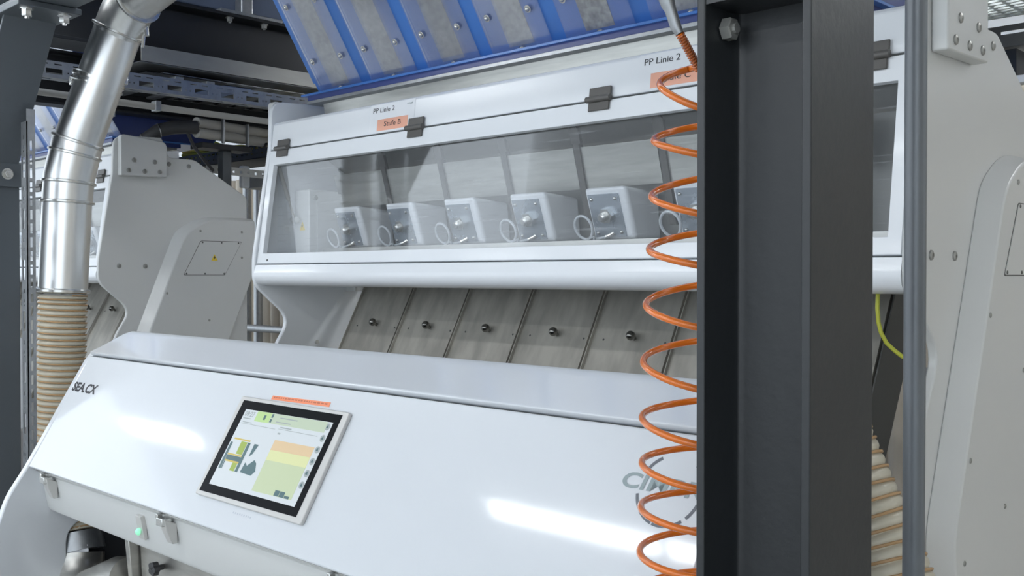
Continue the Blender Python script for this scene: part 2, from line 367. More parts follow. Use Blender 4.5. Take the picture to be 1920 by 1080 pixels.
# switch housing and gas strut at the left end
sb = G().box(IL, -3.142, 2.166, 2.30, 1.665, 1.915).done('switch_housing', 'plate', sorter, .004)
G().box(-3.142, -3.139, 2.20, 2.36, 1.665, 1.905).done('housing_flange', 'plate', sb)
for z in (1.885, 1.675): button('screw', (-3.139, 2.192, z), (1, 0, 0), .010, sb)
G().poly([(-3.200, 2.164, 1.765), (-3.168, 2.164, 1.765), (-3.184, 2.164, 1.797)], (0, .002, 0)).done('warning_sticker', 'yellow', sb)
G().poly([(-3.182, 2.1632, 1.79), (-3.188, 2.1632, 1.780), (-3.184, 2.1632, 1.780), (-3.187, 2.1632, 1.770), (-3.179, 2.1632, 1.783), (-3.183, 2.1632, 1.783)], (0, .0005, 0)).done('warning_bolt', 'ink', sb)
g = G().tube([(IL + .018, 2.085, 1.995), (IL + .02, 2.125, 1.88)], .008, 12).tube([(IL + .02, 2.125, 1.88), (IL + .022, 2.148, 1.81)], .0045, 10)
gs = g.done('gas_strut', 'plasticpipe', sorter)
G().tube([(IL + .01, 2.150, 1.805), (IL + .04, 2.150, 1.805)], .012, 12).done('ball_joint', 'zinc', gs)
# vibratory feeder boxes
FN = Vector((0, -1, -.35)).normalized(); FU = Vector((0, -.35, 1)).normalized()
for k_ in range(7):
    x0 = -3.085 + .302 * k_
    fb = G().prism_x([(2.229, 1.848), (2.39, 1.838), (2.405, 1.701), (2.281, 1.701)], x0, x0 + .150).done('feeder_box', 'lid', sorter, .012, 4)
    def fp(x, t, off=0): return Vector((x0 + x, 2.281, 1.701)) + FU * t + FN * off
    cp = G().poly([fp(.012, .008, .0005), fp(.122, .008, .0005), fp(.122, .135, .0005), fp(.012, .135, .0005)], FN * .003).done('cover_plate', 'tinplate', fb)
    cp['label'] = 'bare zinc cover plate'
    for x, t in ((.024, .022), (.108, .022), (.024, .121), (.108, .121)):
        g = G(); g.dome(fp(x, t, .003), FN, .0062, 12, 4); g.done('screw', 'zinc', fb)
    g = G(); g.tube([fp(.072, .074, .003), fp(.072, .074, .019)], .023, 6); g.tube([fp(.066, .072, .019), fp(.066, .072, .030), fp(.066, .072, .034)], [.013, .013, .008], 18)
    g.done('magnet_nut', 'zinc', fb)
    g = G(); g.tube([fp(.080, .020, .004), fp(.070, .016, .012), fp(.058, .013, .018)], [.007, .006, .0055], 10); g.done('cable_gland', 'zinc', fb)
    pts = [fp(.058, .013, .018), fp(.03, .010, .024), fp(.008, .012, .026)]
    for a in range(-100, -460, -20):
        pts.append(fp(-.004 + .034 * math.cos(math.radians(a)), .046 + .036 * math.sin(math.radians(a)), .026 + (a + 100) * -.00003))
    pts += [fp(.030, .02, .034), fp(.022, -.01, .034), fp(.016, -.045, .03)]
    G().tube(pts, .0042, 8).done('feeder_cable', 'cablewhite', fb)
# chutes below
def chp(x, z, off=0):
    n = Vector((0, -1, .53)).normalized(); return Vector((x, 2.38 + .53 * (z - 1.416), z)) + n * off
CN = Vector((0, -1, .53)).normalized()
for k_ in range(7):
    x0 = -3.172 + .302 * k_
    ch = G().poly([chp(x0, 1.60), chp(x0 + .294, 1.60), chp(x0 + .294, .85), chp(x0, .85)], -CN * .004)
    for xx in (x0, x0 + .291):
        ch.poly([chp(xx, 1.60), chp(xx + .003, 1.60), chp(xx + .003, .85), chp(xx, .85)], CN * .010)
    ch = ch.done('chute', 'chute', sorter)
    g = G(); p = chp(x0 + .159, 1.412, 0); g.cyl(p, CN, .006, .02, 10); g.dome(p + CN * .022, CN, .0145, 18, 10, hemi=False)
    g.done('knob', 'darkchrome', ch)
    for dx in (.27, .045):
        button('screw', chp(x0 + dx, 1.405, 0), CN, .0035, ch, 'spacer')
    G().poly([chp(x0 + .29, 1.60, -.01), chp(x0 + .30, 1.60, -.01), chp(x0 + .30, .85, -.01), chp(x0 + .29, .85, -.01)], CN * .006).done('joint_strip', 'spacer', ch)
x0 = -3.172 + .302 * 7
G().poly([chp(x0, 1.60, .012), chp(x0 + .004, 1.60, .012), chp(x0 + .004, .85, .012), chp(x0, .85, .012)], -CN * .14).done('chute_side', 'spacer', sorter)
G().cyl((-3.205, 2.24, 1.345), (1, -.4, .1), .007, .02, 10).done('hose_nipple', 'plasticpipe', sorter)
# inner bracket behind chute, top left
G().box(IL, -3.172, 2.40, 2.46, 1.535, 1.56).done('chute_bracket', 'plate', sorter)

# console ------------------------------------------------------------
cheek = [(1.545, 1.408), (1.517, 1.407), (1.392, 1.346), (1.193, 1.010), (1.135, .925), (1.105, .84), (1.09, .74), (1.085, .55), (1.085, 0), (1.31, 0), (1.31, .80), (1.70, .95), (1.70, 1.30)]
cheek = rnd(cheek, [.005, .01, .03, .03, .03, .03, .03, .02, 0, 0, .05, 0, 0])
for x0, x1 in ((XL, XL + .028), (XR - .028, XR)):
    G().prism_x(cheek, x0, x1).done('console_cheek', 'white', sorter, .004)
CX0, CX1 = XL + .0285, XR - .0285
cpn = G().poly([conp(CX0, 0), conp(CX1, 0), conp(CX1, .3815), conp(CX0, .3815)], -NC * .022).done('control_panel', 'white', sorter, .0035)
cap = [(1.3905, 1.3445), (1.386, 1.352), (1.392, 1.356), (1.5, 1.4030), (1.506, 1.4075), (1.528, 1.414), (1.545, 1.408), (1.56, 1.37), (1.54, 1.365), (1.52, 1.39), (1.41, 1.335)]
G().prism_x(cap, CX0, CX1).done('console_cap', 'white', sorter, .002)
# lower panel below the overhang
lp = [(1.218, .997), (1.232, .985), (1.252, .880), (1.262, .866), (1.33, .862), (1.33, .872), (1.27, .878), (1.245, .997)]
lowp = G().prism_x(lp, CX0, CX1).done('lower_panel', 'plate', sorter, .002)
G().prism_x([(1.222, 1.01), (1.217, .996), (1.40, .996), (1.40, 1.01)], CX0, CX1).done('console_gasket', 'grey', sorter)
G().box(CX0, CX1, 1.56, 1.58, .1, 1.25).done('interior_shade_back', 'black', sorter)  # black sheet painting the shade inside the open console
G().box(XL + .004, XL + .010, 1.312, 1.58, .1, .96).done('interior_shade_side', 'black', sorter)  # black sheet added at the side to keep the opening as dark as shade
for x in (-3.125, -2.385, -1.655, -.925):
    g = G(); g.box(x - .018, x + .014, 1.196, 1.222, .972, .992); g.box(x - .030, x - .018, 1.200, 1.215, .985, 1.000)
    la = g.done('latch', 'zinc', sorter, .002)
    G().prism_x([(1.202, .990), (1.208, .960), (1.224, .925), (1.238, .925), (1.236, .975)], x - .012, x + .016).done('latch_lever', 'frame', la, .002)
g = G(); g.prism_x(rnd([(1.224, .965), (1.236, .900), (1.245, .902), (1.238, .966)], .003, 3), -2.575, -2.545); sw = g.done('pilot_switch', 'frame', sorter, .004)
g = G(); g.dome((-2.562, 1.229, .922), (0, -1, .2), .010, 14, 4); g.done('green_light', 'palegreen', sw)
# trough under the console with knob
tr = G().prism_x([(1.345, .835), (1.352, .70), (1.50, .70), (1.50, .835)], -2.80, CX1).done('air_box', 'steel', sorter, .002)
G().prism_x([(1.315, .845), (1.33, .69), (1.42, .69), (1.42, .845)], -2.835, -2.81).done('end_flange', 'steel', tr, .002)
g = G(); p = Vector((-2.66, 1.345, .785)); g.cyl(p, (0, -1, 0), .008, .02, 10)
for a in range(5):
    t = a * 2 * math.pi / 5; g.cyl(p + Vector((.011 * math.cos(t), -.018, .011 * math.sin(t))), (0, -1, 0), .009, .016, 10)
g.done('star_knob', 'dark', tr)
for x in (-2.74, -2.3, -1.9): button('screw', (x, 1.352, .72), (0, -1, 0), .005, tr, 'zinc')

# touch screen --------------------------------------------------------
def quad(s, t, w, h, off, m, name, par, th=.0005):
    return G().poly([conp(s, t, off), conp(s + w, t, off), conp(s + w, t + h, off), conp(s, t + h, off)], NC * th).done(name, m, par)
def cpoly(pts, off, m, name, par, th=.0005): return G().poly([conp(a, b, off) for a, b in pts], NC * th).done(name, m, par)
fx0, fx1, ft0, ft1 = -2.250, -1.805, .065, .325
fr = rnd([(fx0, ft0), (fx1, ft0), (fx1, ft1), (fx0, ft1)], .008, 4)
ts = G().poly([conp(a, b, 0) for a, b in fr], NC * .010).done('touch_screen', 'frame', sorter, .002)
cpoly([(-2.236, .0755), (-1.829, .0775), (-1.825, .316), (-2.232, .3145)], .0101, 'bezel', 'screen_bezel', ts)
cpoly([(-2.207, .096), (-1.849, .097), (-1.845, .2955), (-2.203, .2925)], .0108, 's_bg', 'screen_display', ts)
d = .0114
cpoly([(-2.085, .2675), (-1.862, .2690), (-1.862, .2945), (-2.085, .293)], d, 's_hdr', 'screen_header', ts)
cpoly([(-2.146, .266), (-2.085, .2675), (-2.085, .293), (-2.146, .2925)], d, 's_bright', 'screen_tile', ts)
cpoly([(-2.027, .2065), (-1.870, .2085), (-1.870, .2325), (-2.027, .2315)], d, 's_or', 'screen_tile', ts)
cpoly([(-2.027, .1820), (-1.870, .1840), (-1.870, .2085), (-2.027, .2065)], d, 's_ye', 'screen_tile', ts)
cpoly([(-2.027, .1065), (-1.870, .1085), (-1.870, .1840), (-2.027, .1820)], d, 's_gr', 'screen_tile', ts)
text('screen_clock', '09:27', conp(-2.196, .2755, d), UX, UC, .0125, 's_mid', ts, .042, .0003)
gl = G()
for s0, t0, w, h in ((-2.196, .2685, .032, .0025), (-2.196, .2555, .15, .0012), (-2.19, .2590, .04, .002), (-2.033, .2575, .155, .0012), (-2.028, .2610, .045, .003), (-2.045, .2835, .07, .0025), (-2.055, .2725, .06, .0025), (-2.028, .2455, .01, .004)):
    gl.poly([conp(s0, t0, d + .0006), conp(s0 + w, t0, d + .0006), conp(s0 + w, t0 + h, d + .0006), conp(s0, t0 + h, d + .0006)], NC * .0003)
gl.done('screen_rules', 's_mid', ts)
gd = G()
def gq(gg, s0, t0, w, h): gg.poly([conp(s0, t0, d + .0006), conp(s0 + w, t0, d + .0006), conp(s0 + w, t0 + h, d + .0006), conp(s0, t0 + h, d + .0006)], NC * .0004)
gq(gd, -2.112, .273, .008, .012); gq(gd, -2.082, .282, .007, .009); gq(gd, -2.082, .270, .007, .008)
gq(gd, -1.938, .1085, .018, .013); gq(gd, -1.918, .1085, .018, .013); gq(gd, -1.898, .1085, .018, .006)
gq(gd, -2.199, .138, .009, .068); gq(gd, -2.126, .138, .011, .074); gq(gd, -2.188, .162, .062, .012); gq(gd, -2.188, .138, .003, .022)
gd.poly([conp(a, b, d + .0006) for a, b in ((-2.098, .212), (-2.080, .212), (-2.088, .188), (-2.098, .180))], NC * .0004)
gd.poly([conp(a, b, d + .0006) for a, b in ((-2.104, .140), (-2.100, .165), (-2.088, .158), (-2.068, .175), (-2.056, .168), (-2.046, .150), (-2.056, .138))], NC * .0004)
gd.done('screen_diagram', 's_dk', ts)
go = G(); gq(go, -2.155, .180, .026, .032); gq(go, -2.150, .138, .020, .020); go.done('screen_diagram_lanes', 's_ol', ts)
gy = G(); gq(gy, -2.188, .1745, .062, .004); gq(gy, -2.188, .158, .062, .004); gq(gy, -2.19, .214, .07, .004); gy.done('screen_diagram_bars', 's_y2', ts)
for i, t in enumerate((.2835, .2560, .2285, .2008, .1730, .1455)):
    g = G(); g.cyl(conp(-1.857, t, d), NC, .0085, .0005, 20); ic = g.done('screen_icon', 's_mid', ts)
gi = G()
for i, t in enumerate((.2835, .2560, .2285, .2008, .1730, .1455)):
    gi.poly([conp(-1.861, t - .003, d + .0008), conp(-1.853, t - .003, d + .0008), conp(-1.856, t + .005, d + .0008), conp(-1.859, t + .002, d + .0008)], NC * .0003)
gi.done('screen_icon_marks', 's_dk', ts)
# tape, logos
tp = cpoly([(-2.136, .330), (-1.900, .333), (-1.9005, .3445), (-2.1355, .3405)], 0.0004, 'redtape', 'tape_strip', sorter, .0004)
gt = G(); s_ = -2.128
import random; random.seed(4)
while s_ < -1.912:
    w = random.uniform(.004, .012); t_ = .3345 + (s_ + 2.13) * .014
    gt.poly([conp(s_, t_, .0009), conp(s_ + w, t_, .0009), conp(s_ + w, t_ + .0035, .0009), conp(s_, t_ + .0035, .0009)], NC * .0002); s_ += w + .004
gt.done('tape_print', mat('brown_print', (.50, .14, .07), .6), tp)
gt = G(); s_ = -2.075
while s_ < -1.998:
    gt.poly([conp(s_, .048, .0004), conp(s_ + .004, .048, .0004), conp(s_ + .004, .052, .0004), conp(s_, .052, .0004)], NC * .0002); s_ += .009
gt.done('maker_print', mat('pale_print', (.5, .53, .58), .5), sorter)
text('model_lettering', 'SEA.CX', conp(-3.222, .2605, 0), UX, UC, .0285, 'ink', sorter, .166, .0014)
lg = text('brand_lettering', 'CIMBRIA', conp(-1.0405, .2755, 0), UX, UC, .0262, 'logoink', sorter, .208, .0009, shear=.12)
c0 = (-.945, .2820); R1 = .0625
for a0, a1 in ((121, 149), (194, 218), (225, 254), (257, 310), (318, 345), (25, 52)):
    outer = [(c0[0] + R1 * math.cos(math.radians(a0 + (a1 - a0) * i / 8)), c0[1] + R1 * math.sin(math.radians(a0 + (a1 - a0) * i / 8))) for i in range(9)]
    inner = [(c0[0] + (R1 - .0052) * math.cos(math.radians(a0 + (a1 - a0) * i / 8)), c0[1] + (R1 - .0052) * math.sin(math.radians(a0 + (a1 - a0) * i / 8))) for i in range(8, -1, -1)]
    cpoly(outer + inner, .0004, 'ringink', 'logo_dash', sorter, .0003)
# paper labels on the hood
def hood_p(x, z, off=0): return Vector((x, 2.0635 + .1202 * (z - 2.0585), z)) + Vector((0, -1, .1202)).normalized() * off
HN = Vector((0, -1, .1202)).normalized(); HU = Vector((0, .1202, 1)).normalized()
for x, word, xs in ((-2.655, 'Stufe B', -2.613), (-1.558, 'Stufe C', -1.520)):
    pp = G().poly([hood_p(x, 2.062, .0003), hood_p(x + .225, 2.062, .0003), hood_p(x + .225, 2.153, .0003), hood_p(x, 2.153, .0003)], HN * .0004).done('paper_label', 'paper', sorter)
    text('label_lettering', 'PP Linie 2', hood_p(x + .016, 2.126, .0008), UX, HU, .0165, 'ink', pp, .108)
    text('label_mark', 'vogt', hood_p(x + .185, 2.138, .0008), UX, HU, .007, 'logoink', pp, .030)
    sp = G().poly([hood_p(xs, 2.0655, .0008), hood_p(xs + .153, 2.0655, .0008), hood_p(xs + .153, 2.103, .0008), hood_p(xs, 2.103, .0008)], HN * .0004).done('stage_label', 'salmon', sorter)
    text('stage_lettering', word, hood_p(xs + .036, 2.0785, .0013), UX, HU, .0165, 'ink', sp, .084)

# ---------------------------------------------------------------- blue hopper above the sorter
hopper = empty('feed_hopper', (0, 0, 0), 'bright blue sloping feed hopper with dusty sight windows above the central machine', 'hopper', 'blue hoppers above the machines')
HX0, HX1 = -3.156, -1.12
def hop(x, z, off=0): n = Vector((0, -1, -.633)).normalized(); return Vector((x, 2.2 - .633 * (z - 2.31), z)) + n * off
BN = Vector((0, -1, -.633)).normalized()
G().prism_x([(2.2266, 2.268), (2.2 - .633 * .70, 3.01), (3.0, 3.01), (3.0, 2.60), (2.72, 2.268)], HX0, HX1).done('hopper_body', 'blue', hopper, .004)
G().prism_x([(2.2366, 2.275), (2.21 - .633 * .70, 3.0), (2.99, 3.0), (2.99, 2.61), (2.715, 2.275)], HX1 - .001, HX1 + .004).done('shaded_end_face', 'darkblue', hopper)  # darker sheet over the blue end, painting in its shade
G().box(HX0 - .05, HX1 + .04, 2.175, 2.55, 2.262, 2.270).done('bottom_flange', 'blue', hopper, .001)
G().box(HX0 - .02, HX1 + .02, 2.185, 2.54, 2.244, 2.262).done('sealing_strip', 'darkblue', hopper)
G().box(HX0 - .02, HX1 + .02, 2.180, 2.52, 2.232, 2.2435).done('galvanised_rail', 'galv', hopper, .001)
G().prism_x([(2.215, 2.232), (2.225, 2.172), (2.50, 2.210), (2.50, 2.232)], -3.12, HX1).done('outlet_collar', 'bplate', hopper)
# side rim strip
G().poly([hop(HX0 - .004, 2.31, .0), hop(HX0 - .004, 3.0, 0), hop(HX0 - .004, 3.0, -.05), hop(HX0 - .004, 2.31, -.05)], (.008, 0, 0)).done('rim', 'blue', hopper)
for k_ in range(7):
    cx = -3.008 + .302 * k_; zt = 2.99
    G().poly([hop(cx - .050, 2.290, .0008), hop(cx + .052, 2.290, .0008), hop(cx + .052, zt, .0008), hop(cx - .050, zt, .0008)], BN * .0015).done('dusty_window', 'dusty', hopper)
    cv = G().poly([hop(cx - .122, 2.272, .003), hop(cx + .122, 2.272, .003), hop(cx + .122, zt + .01, .003), hop(cx - .122, zt + .01, .003)], BN * .005).done('acrylic_cover', 'acryl', hopper)
    cv['label'] = 'clear acrylic cover plate'
    p = [(0.0, 2.281)]
    for j in range(4): p += [(-.088, 2.378 + .176 * j), (.080, 2.376 + .176 * j)]
    for dx, z in p:
        g = G(); q = hop(cx + dx, z, .008); g.tube([q, q + BN * .0015], .0115, 16); g.dome(q + BN * .0015, BN, .0078, 12, 4); g.done('cover_bolt', 'zinc', cv)

# ---------------------------------------------------------------- copies: left-hand machine line
build_map()
sorter2 = copy_tree(sorter, None, skip=('paper_label', 'stage_label', 'tape_strip', 'maker_print', 'touch_screen', 'brand_lettering', 'logo_dash', 'model_lettering'))
sorter2.location = (-3.714, 0, 0)
sorter2['label'] = 'light grey side of a second sorting machine standing behind the silver duct at left'
hopper2 = copy_tree(hopper); hopper2.location = (-3.714, 0, 0)
hopper2['label'] = 'far blue hopper partly hidden behind the silver duct at left'

# ================================================================ STEELWORK
def hsec(g, O, A, Fd, Wd, L, h, b, tf, tw):
    """H section: O centre of start, A axis, Fd flange normal, Wd web-side direction, h depth along Fd, b flange width along Wd"""
    O = Vector(O); A = Vector(A).normalized(); Fd = Vector(Fd).normalized(); Wd = Vector(Wd).normalized()
    r = .012
    pr = [(-h/2, -b/2), (-h/2, b/2), (-h/2 + tf, b/2), (-h/2 + tf, tw/2 + r), (-h/2 + tf + r*.3, tw/2 + r*.3), (-h/2 + tf + r, tw/2), (h/2 - tf - r, tw/2), (h/2 - tf - r*.3, tw/2 + r*.3), (h/2 - tf, tw/2 + r), (h/2 - tf, b/2), (h/2, b/2), (h/2, -b/2), (h/2 - tf, -b/2), (h/2 - tf, -tw/2 - r), (h/2 - tf - r*.3, -tw/2 - r*.3), (h/2 - tf - r, -tw/2), (-h/2 + tf + r, -tw/2), (-h/2 + tf + r*.3, -tw/2 - r*.3), (-h/2 + tf, -tw/2 - r), (-h/2 + tf, -b/2)]
    return g.poly([O + Fd * a + Wd * b_ for a, b_ in pr], A * L)
# near column: flanges face -X / +X, web towards the camera side
nc_ = empty('steel_column', (-.645, 1.1625, 0), 'thick anthracite steel column standing close in front of the machine', 'column')
def rel(o, p): o.parent = p; o.matrix_parent_inverse = Matrix.Translation(-p.location); return o
rel(hsec(G(), (-.645, 1.1625, 0), (0, 0, 1), (1, 0, 0), (0, 1, 0), 2.9, .156, .165, .012, .009).done('shaft', 'column', None, .002), nc_)
rel(G().poly([(-.711, 1.082, 1.938), (-.579, 1.082, 1.938), (-.579, 1.157, 1.938), (-.711, 1.157, 1.938)], (0, 0, .012)).done('stiffener_plate', 'column'), nc_)
rel(hexbolt('bolt', (-.711, 1.1228, 1.9126), (1, 0, 0), .0150, .016, None, 'dullbolt', False), nc_)
rel(G().box(-.205 - .645, -.645, 0.04 + 1.1625 - .12, 1.1625 + .12, 0, .015).done('base_plate', 'column'), nc_)
rel(G().box(-.768, -.724, 1.232, 1.240, 1.862, 2.2).done('gusset_plate', 'beamgrey', None, .001), nc_)
# left column with brace
lc = empty('braced_column', (-3.68, 1.22, 0), 'slate grey steel column with a bolted diagonal brace at the left edge', 'column')
rel(hsec(G(), (-3.68, 1.23, 0), (0, 0, 1), (1, 0, 0), (0, 1, 0), 2.9, .16, .16, .012, .009).done('shaft', 'beamgrey', None, .002), lc)
A = Vector((.364, 0, .473)).normalized(); Nf = Vector((.473, 0, -.364)).normalized()
o_ = Vector((-3.640, 1.225, 1.905)) - Nf * .075
rel(hsec(G(), o_, A, Nf, (0, 1, 0), .63, .15, .158, .010, .008).done('brace', 'beamgrey', None, .002), lc)
rel(G().box(-3.598, -3.586, 1.15, 1.313, 1.895, 1.975).done('splice_plate', 'beamgrey', None, .002), lc)
rel(hexbolt('bolt', (-3.586, 1.266, 1.938), (1, 0, 0), .014, .02, None), lc)
rel(G().box(-3.55, -3.105, 1.13, 1.315, 2.392, 2.410).done('head_plate', 'beamgrey', None, .002), lc)
for x, y in ((-3.135, 1.165), (-3.135, 1.275), (-3.40, 1.15)):
    rel(hexbolt('bolt', (x, y, 2.392), (0, 0, -1), .015, .026, None), lc)
b1 = hsec(G(), (-6.5, 1.22, 2.49), (1, 0, 0), (0, 0, 1), (0, 1, 0), 6.9, .158, .16, .012, .009).done('support_beam', 'beamgrey', None, .002)
tag(b1, 'slate grey cross beam resting on the bolted plate at top left', 'beam')
# aisle beam
ab = empty('platform_beam', (-4.2, 2.9, 2.66), 'black steel platform beam crossing behind the duct at top left', 'beam')
rel(hsec(G(), (-4.2, 1.0, 2.66), (0, 1, 0), (0, 0, 1), (1, 0, 0), 3.6, .24, .20, .014, .010).done('shaft', 'blackbeam', None, .002), ab)
rel(G().box(-4.28, -4.10, 2.36, 2.68, 2.78, 2.795).done('foot_plate', 'galv', None, .002), ab)
rel(G().box(-4.22, -4.16, 2.50, 2.56, 2.795, 3.12).done('post', 'galv', None, .006), ab)
for y in (2.42, 2.60): rel(hexbolt('bolt', (-4.13, y, 2.766), (0, 0, -1), .014, .02, None, 'dullbolt'), ab)
tag(G().box(-4.68, -4.26, 1.9, 2.9, 2.83, 3.1).done('conveyor_trough', mat('blue_grey_paint', (.16, .20, .29), .4), None, .006), 'blue grey trough lying above the black platform beam', 'trough')
# cable tray under it
ct = empty('cable_tray', (-4.3, 2.9, 2.5), 'wide galvanised cable tray under the black platform beam', 'cable tray')
tx0 = -4.75
rel(G().box(-4.092, -4.088, 1.98, 4.4, 2.50, 2.566).done('tray_side', 'grey', None, .001), ct)
rel(G().box(tx0, -4.10, 1.98, 4.4, 2.497, 2.5).perf((tx0, 2.1, 2.47), (1, 0, 0), (0, 1, 0), (0, 0, 1), .62, 2.2, .002, [(.02, .60, .05 + .1 * i, .09 + .1 * i) for i in range(20)]).done('tray_bottom', 'galv'), ct)
rel(G().box(-4.62, -4.18, 2.42, 2.56, 2.462, 2.466).done('blue_sheet', mat('blue_sheet', (.20, .27, .45), .35)), ct)
for y in (2.15, 2.3): rel(G().box(-4.70, -4.12, y, y + .04, 2.45, 2.466).done('cross_bar', 'galv', None, .002), ct)
rel(G().box(-4.70, -4.12, 2.02, 2.40, 2.461, 2.464).done('dark_cover', 'blackbeam'), ct)
# slotted channel
holes = []
for i in range(26):
    y = .06 + .118 * i; holes += [(y, y + .06, .014, .034), (y + .078, y + .084, .02, .026), (y + .095, y + .101, .02, .026)]
    holes += [(y - .02 + .05 * j, y + .008 + .05 * j, .048, .053) for j in range(2)]
g = G().perf((-3.80, 1.30, 2.322), (0, 1, 0), (0, 0, 1), (-1, 0, 0), 1.66, .062, .003, [h for h in holes if h[1] < 1.65])
g.perf((-3.803, 1.30, 2.322), (0, 1, 0), (-1, 0, 0), (0, 0, 1), 1.66, .055, .003, [(.03 + .118 * i, .09 + .118 * i, .018, .038) for i in range(13)])
sc = g.done('slotted_channel', 'galv'); tag(sc, 'galvanised slotted channel running horizontally behind the silver duct', 'channel', None)
# round conduits
t = G().tube([(-3.95, 1.2, 2.292), (-3.95, 3.6, 2.280)], .0135, 14).done('conduit_pipe', 'plasticpipe'); tag(t, 'upper thin grey conduit below the slotted channel', 'pipe', 'thin conduits below the slotted channel')
g = G().box(-3.972, -3.93, 1.965, 1.99, 2.270, 2.312); cl = g.done('pipe_clamp', 'galv', None, .003); rel(cl, t)
t['label'] = 'thin grey conduit pipe below the slotted channel'; del t['group']
db = hsec(G(), (-4.75, 1.0, 2.50), (0, 1, 0), (0, 0, 1), (1, 0, 0), 3.6, .25, .10, .012, .009).done('platform_beam', 'blackbeam', None, .002)
tag(db, 'lower dark steel beam behind the thin conduit, above the second machine', 'beam')
g = G()
for i in range(24): g.box(-5.25, -4.72, .9 + .045 * i, .925 + .045 * i, 2.50, 2.515)
g.box(-5.25, -4.72, .9, 2.0, 2.515, 2.52)
t = g.done('corrugated_sheet', 'galv'); tag(t, 'ribbed galvanised sheet high behind the duct at left', 'sheet')
# vertical slotted strut at left
holes = []; holes2 = []
for i in range(12):
    z = .02 + .168 * i
    holes += [(z, z + .066, .010, .030), (z + .083, z + .088, .017, .023), (z + .095, z + .105, .015, .025), (z + .125, z + .138, .015, .025)]
for i in range(44): holes2.append((.02 + .045 * i, .052 + .045 * i, .010, .018))
g = G().perf((-3.480, 1.272, .05), (0, 0, 1), (1, 0, 0), (0, 1, 0), 2.05, .048, .003, [h for h in holes if h[1] < 2.04])
g.perf((-3.432, 1.272, .05), (0, 0, 1), (0, 1, 0), (-1, 0, 0), 2.09, .027, .003, [h for h in holes2 if h[1] < 2.08])
ss = g.done('slotted_post', 'galv'); tag(ss, 'upright galvanised slotted post beside the silver duct', 'post')
tag(G().box(-3.545, -3.515, 1.600, 1.606, 2.16, 2.28).done('hanger_plate', 'galv', None, .001), 'small galvanised hanger plate at the middle clamp of the duct', 'bracket')

# ================================================================ SILVER DUCT
du = empty('steel_duct', (-3.55, 1.43, 1.0), 'shiny silver ventilation duct running down the left side into a ribbed hose', 'duct')
def seg_(a, b, r0, r1, name='duct_section', m='duct', n=40):
    return rel(G().tube([a, b], [r0, r1], n).done(name, m), du)
def ring(c, d, r, w=.008, name='clamp', m='zinc'):
    c = Vector(c); d = Vector(d).normalized()
    return rel(G().tube([c - d * w, c - d * w * .5, c + d * w * .5, c + d * w], [r, r + .007, r + .007, r], 40).done(name, m), du)
P = [Vector(p) for p in ((-2.98, 1.63, 2.625), (-3.322, 1.575, 2.520), (-3.400, 1.565, 2.435), (-3.475, 1.520, 2.250), (-3.520, 1.475, 2.060), (-3.538, 1.452, 1.935), (-3.541, 1.446, 1.85), (-3.549, 1.433, 1.545))]
R = .0785
seg_(P[0], P[1] + (P[1] - P[0]).normalized() * -.02, R * .98, R * .98)
rel(G().tube([P[0].lerp(P[1], .90), P[1], P[1].lerp(P[2], .55), P[2]], [R * 1.02, R * 1.05, R * 1.05, R * 1.02], 40).done('duct_elbow', 'duct'), du)
seg_(P[2], P[4], R, R)
rel(G().tube([P[4], P[5], P[6]], [R * 1.06, R * 1.06, R * 1.03], 40).done('duct_elbow', 'duct'), du)
seg_(P[6], P[7], R * 1.02, R * 1.02)
for p, q in ((P[1].lerp(P[0], .10), P[0] - P[1]), (P[2], P[3] - P[2]), (P[4], P[4] - P[3]), (P[4].lerp(P[5], .35), P[5] - P[4]), (P[5].lerp(P[6], .2), P[6] - P[5]), (P[6], P[7] - P[6])):
    ring(p, q, R * 1.05, .006)
mid = P[3].lerp(P[2], .12); c = ring(mid, P[4] - P[3], R * 1.04, .011)
c = ring(mid - (P[3] - P[2]).normalized() * -.02, P[4] - P[3], R * 1.04, .006)
for dx, dy in ((-.075, -.055), (.05, .065)):
    rel(G().box(mid.x + dx - .012, mid.x + dx + .012, mid.y + dy - .012, mid.y + dy + .012, mid.z - .015, mid.z + .015).done('clamp_lug', 'zinc', None, .003), du)
ring(P[7], P[7] - P[6], R * 1.05, .008)
rel(G().box(-3.618, -3.585, 1.350, 1.372, 1.535, 1.560).done('clamp_lug', 'zinc', None, .003), du)
rel(G().tube([P[2] + Vector((.085, .055, .03)), P[2] + Vector((.088, .058, -.02))], .010, 10).tube([P[2] + Vector((.082, .052, -.02)), P[2] + Vector((.078, .05, -.06))], .006, 8).done('toggle_lever', 'zinc'), du)
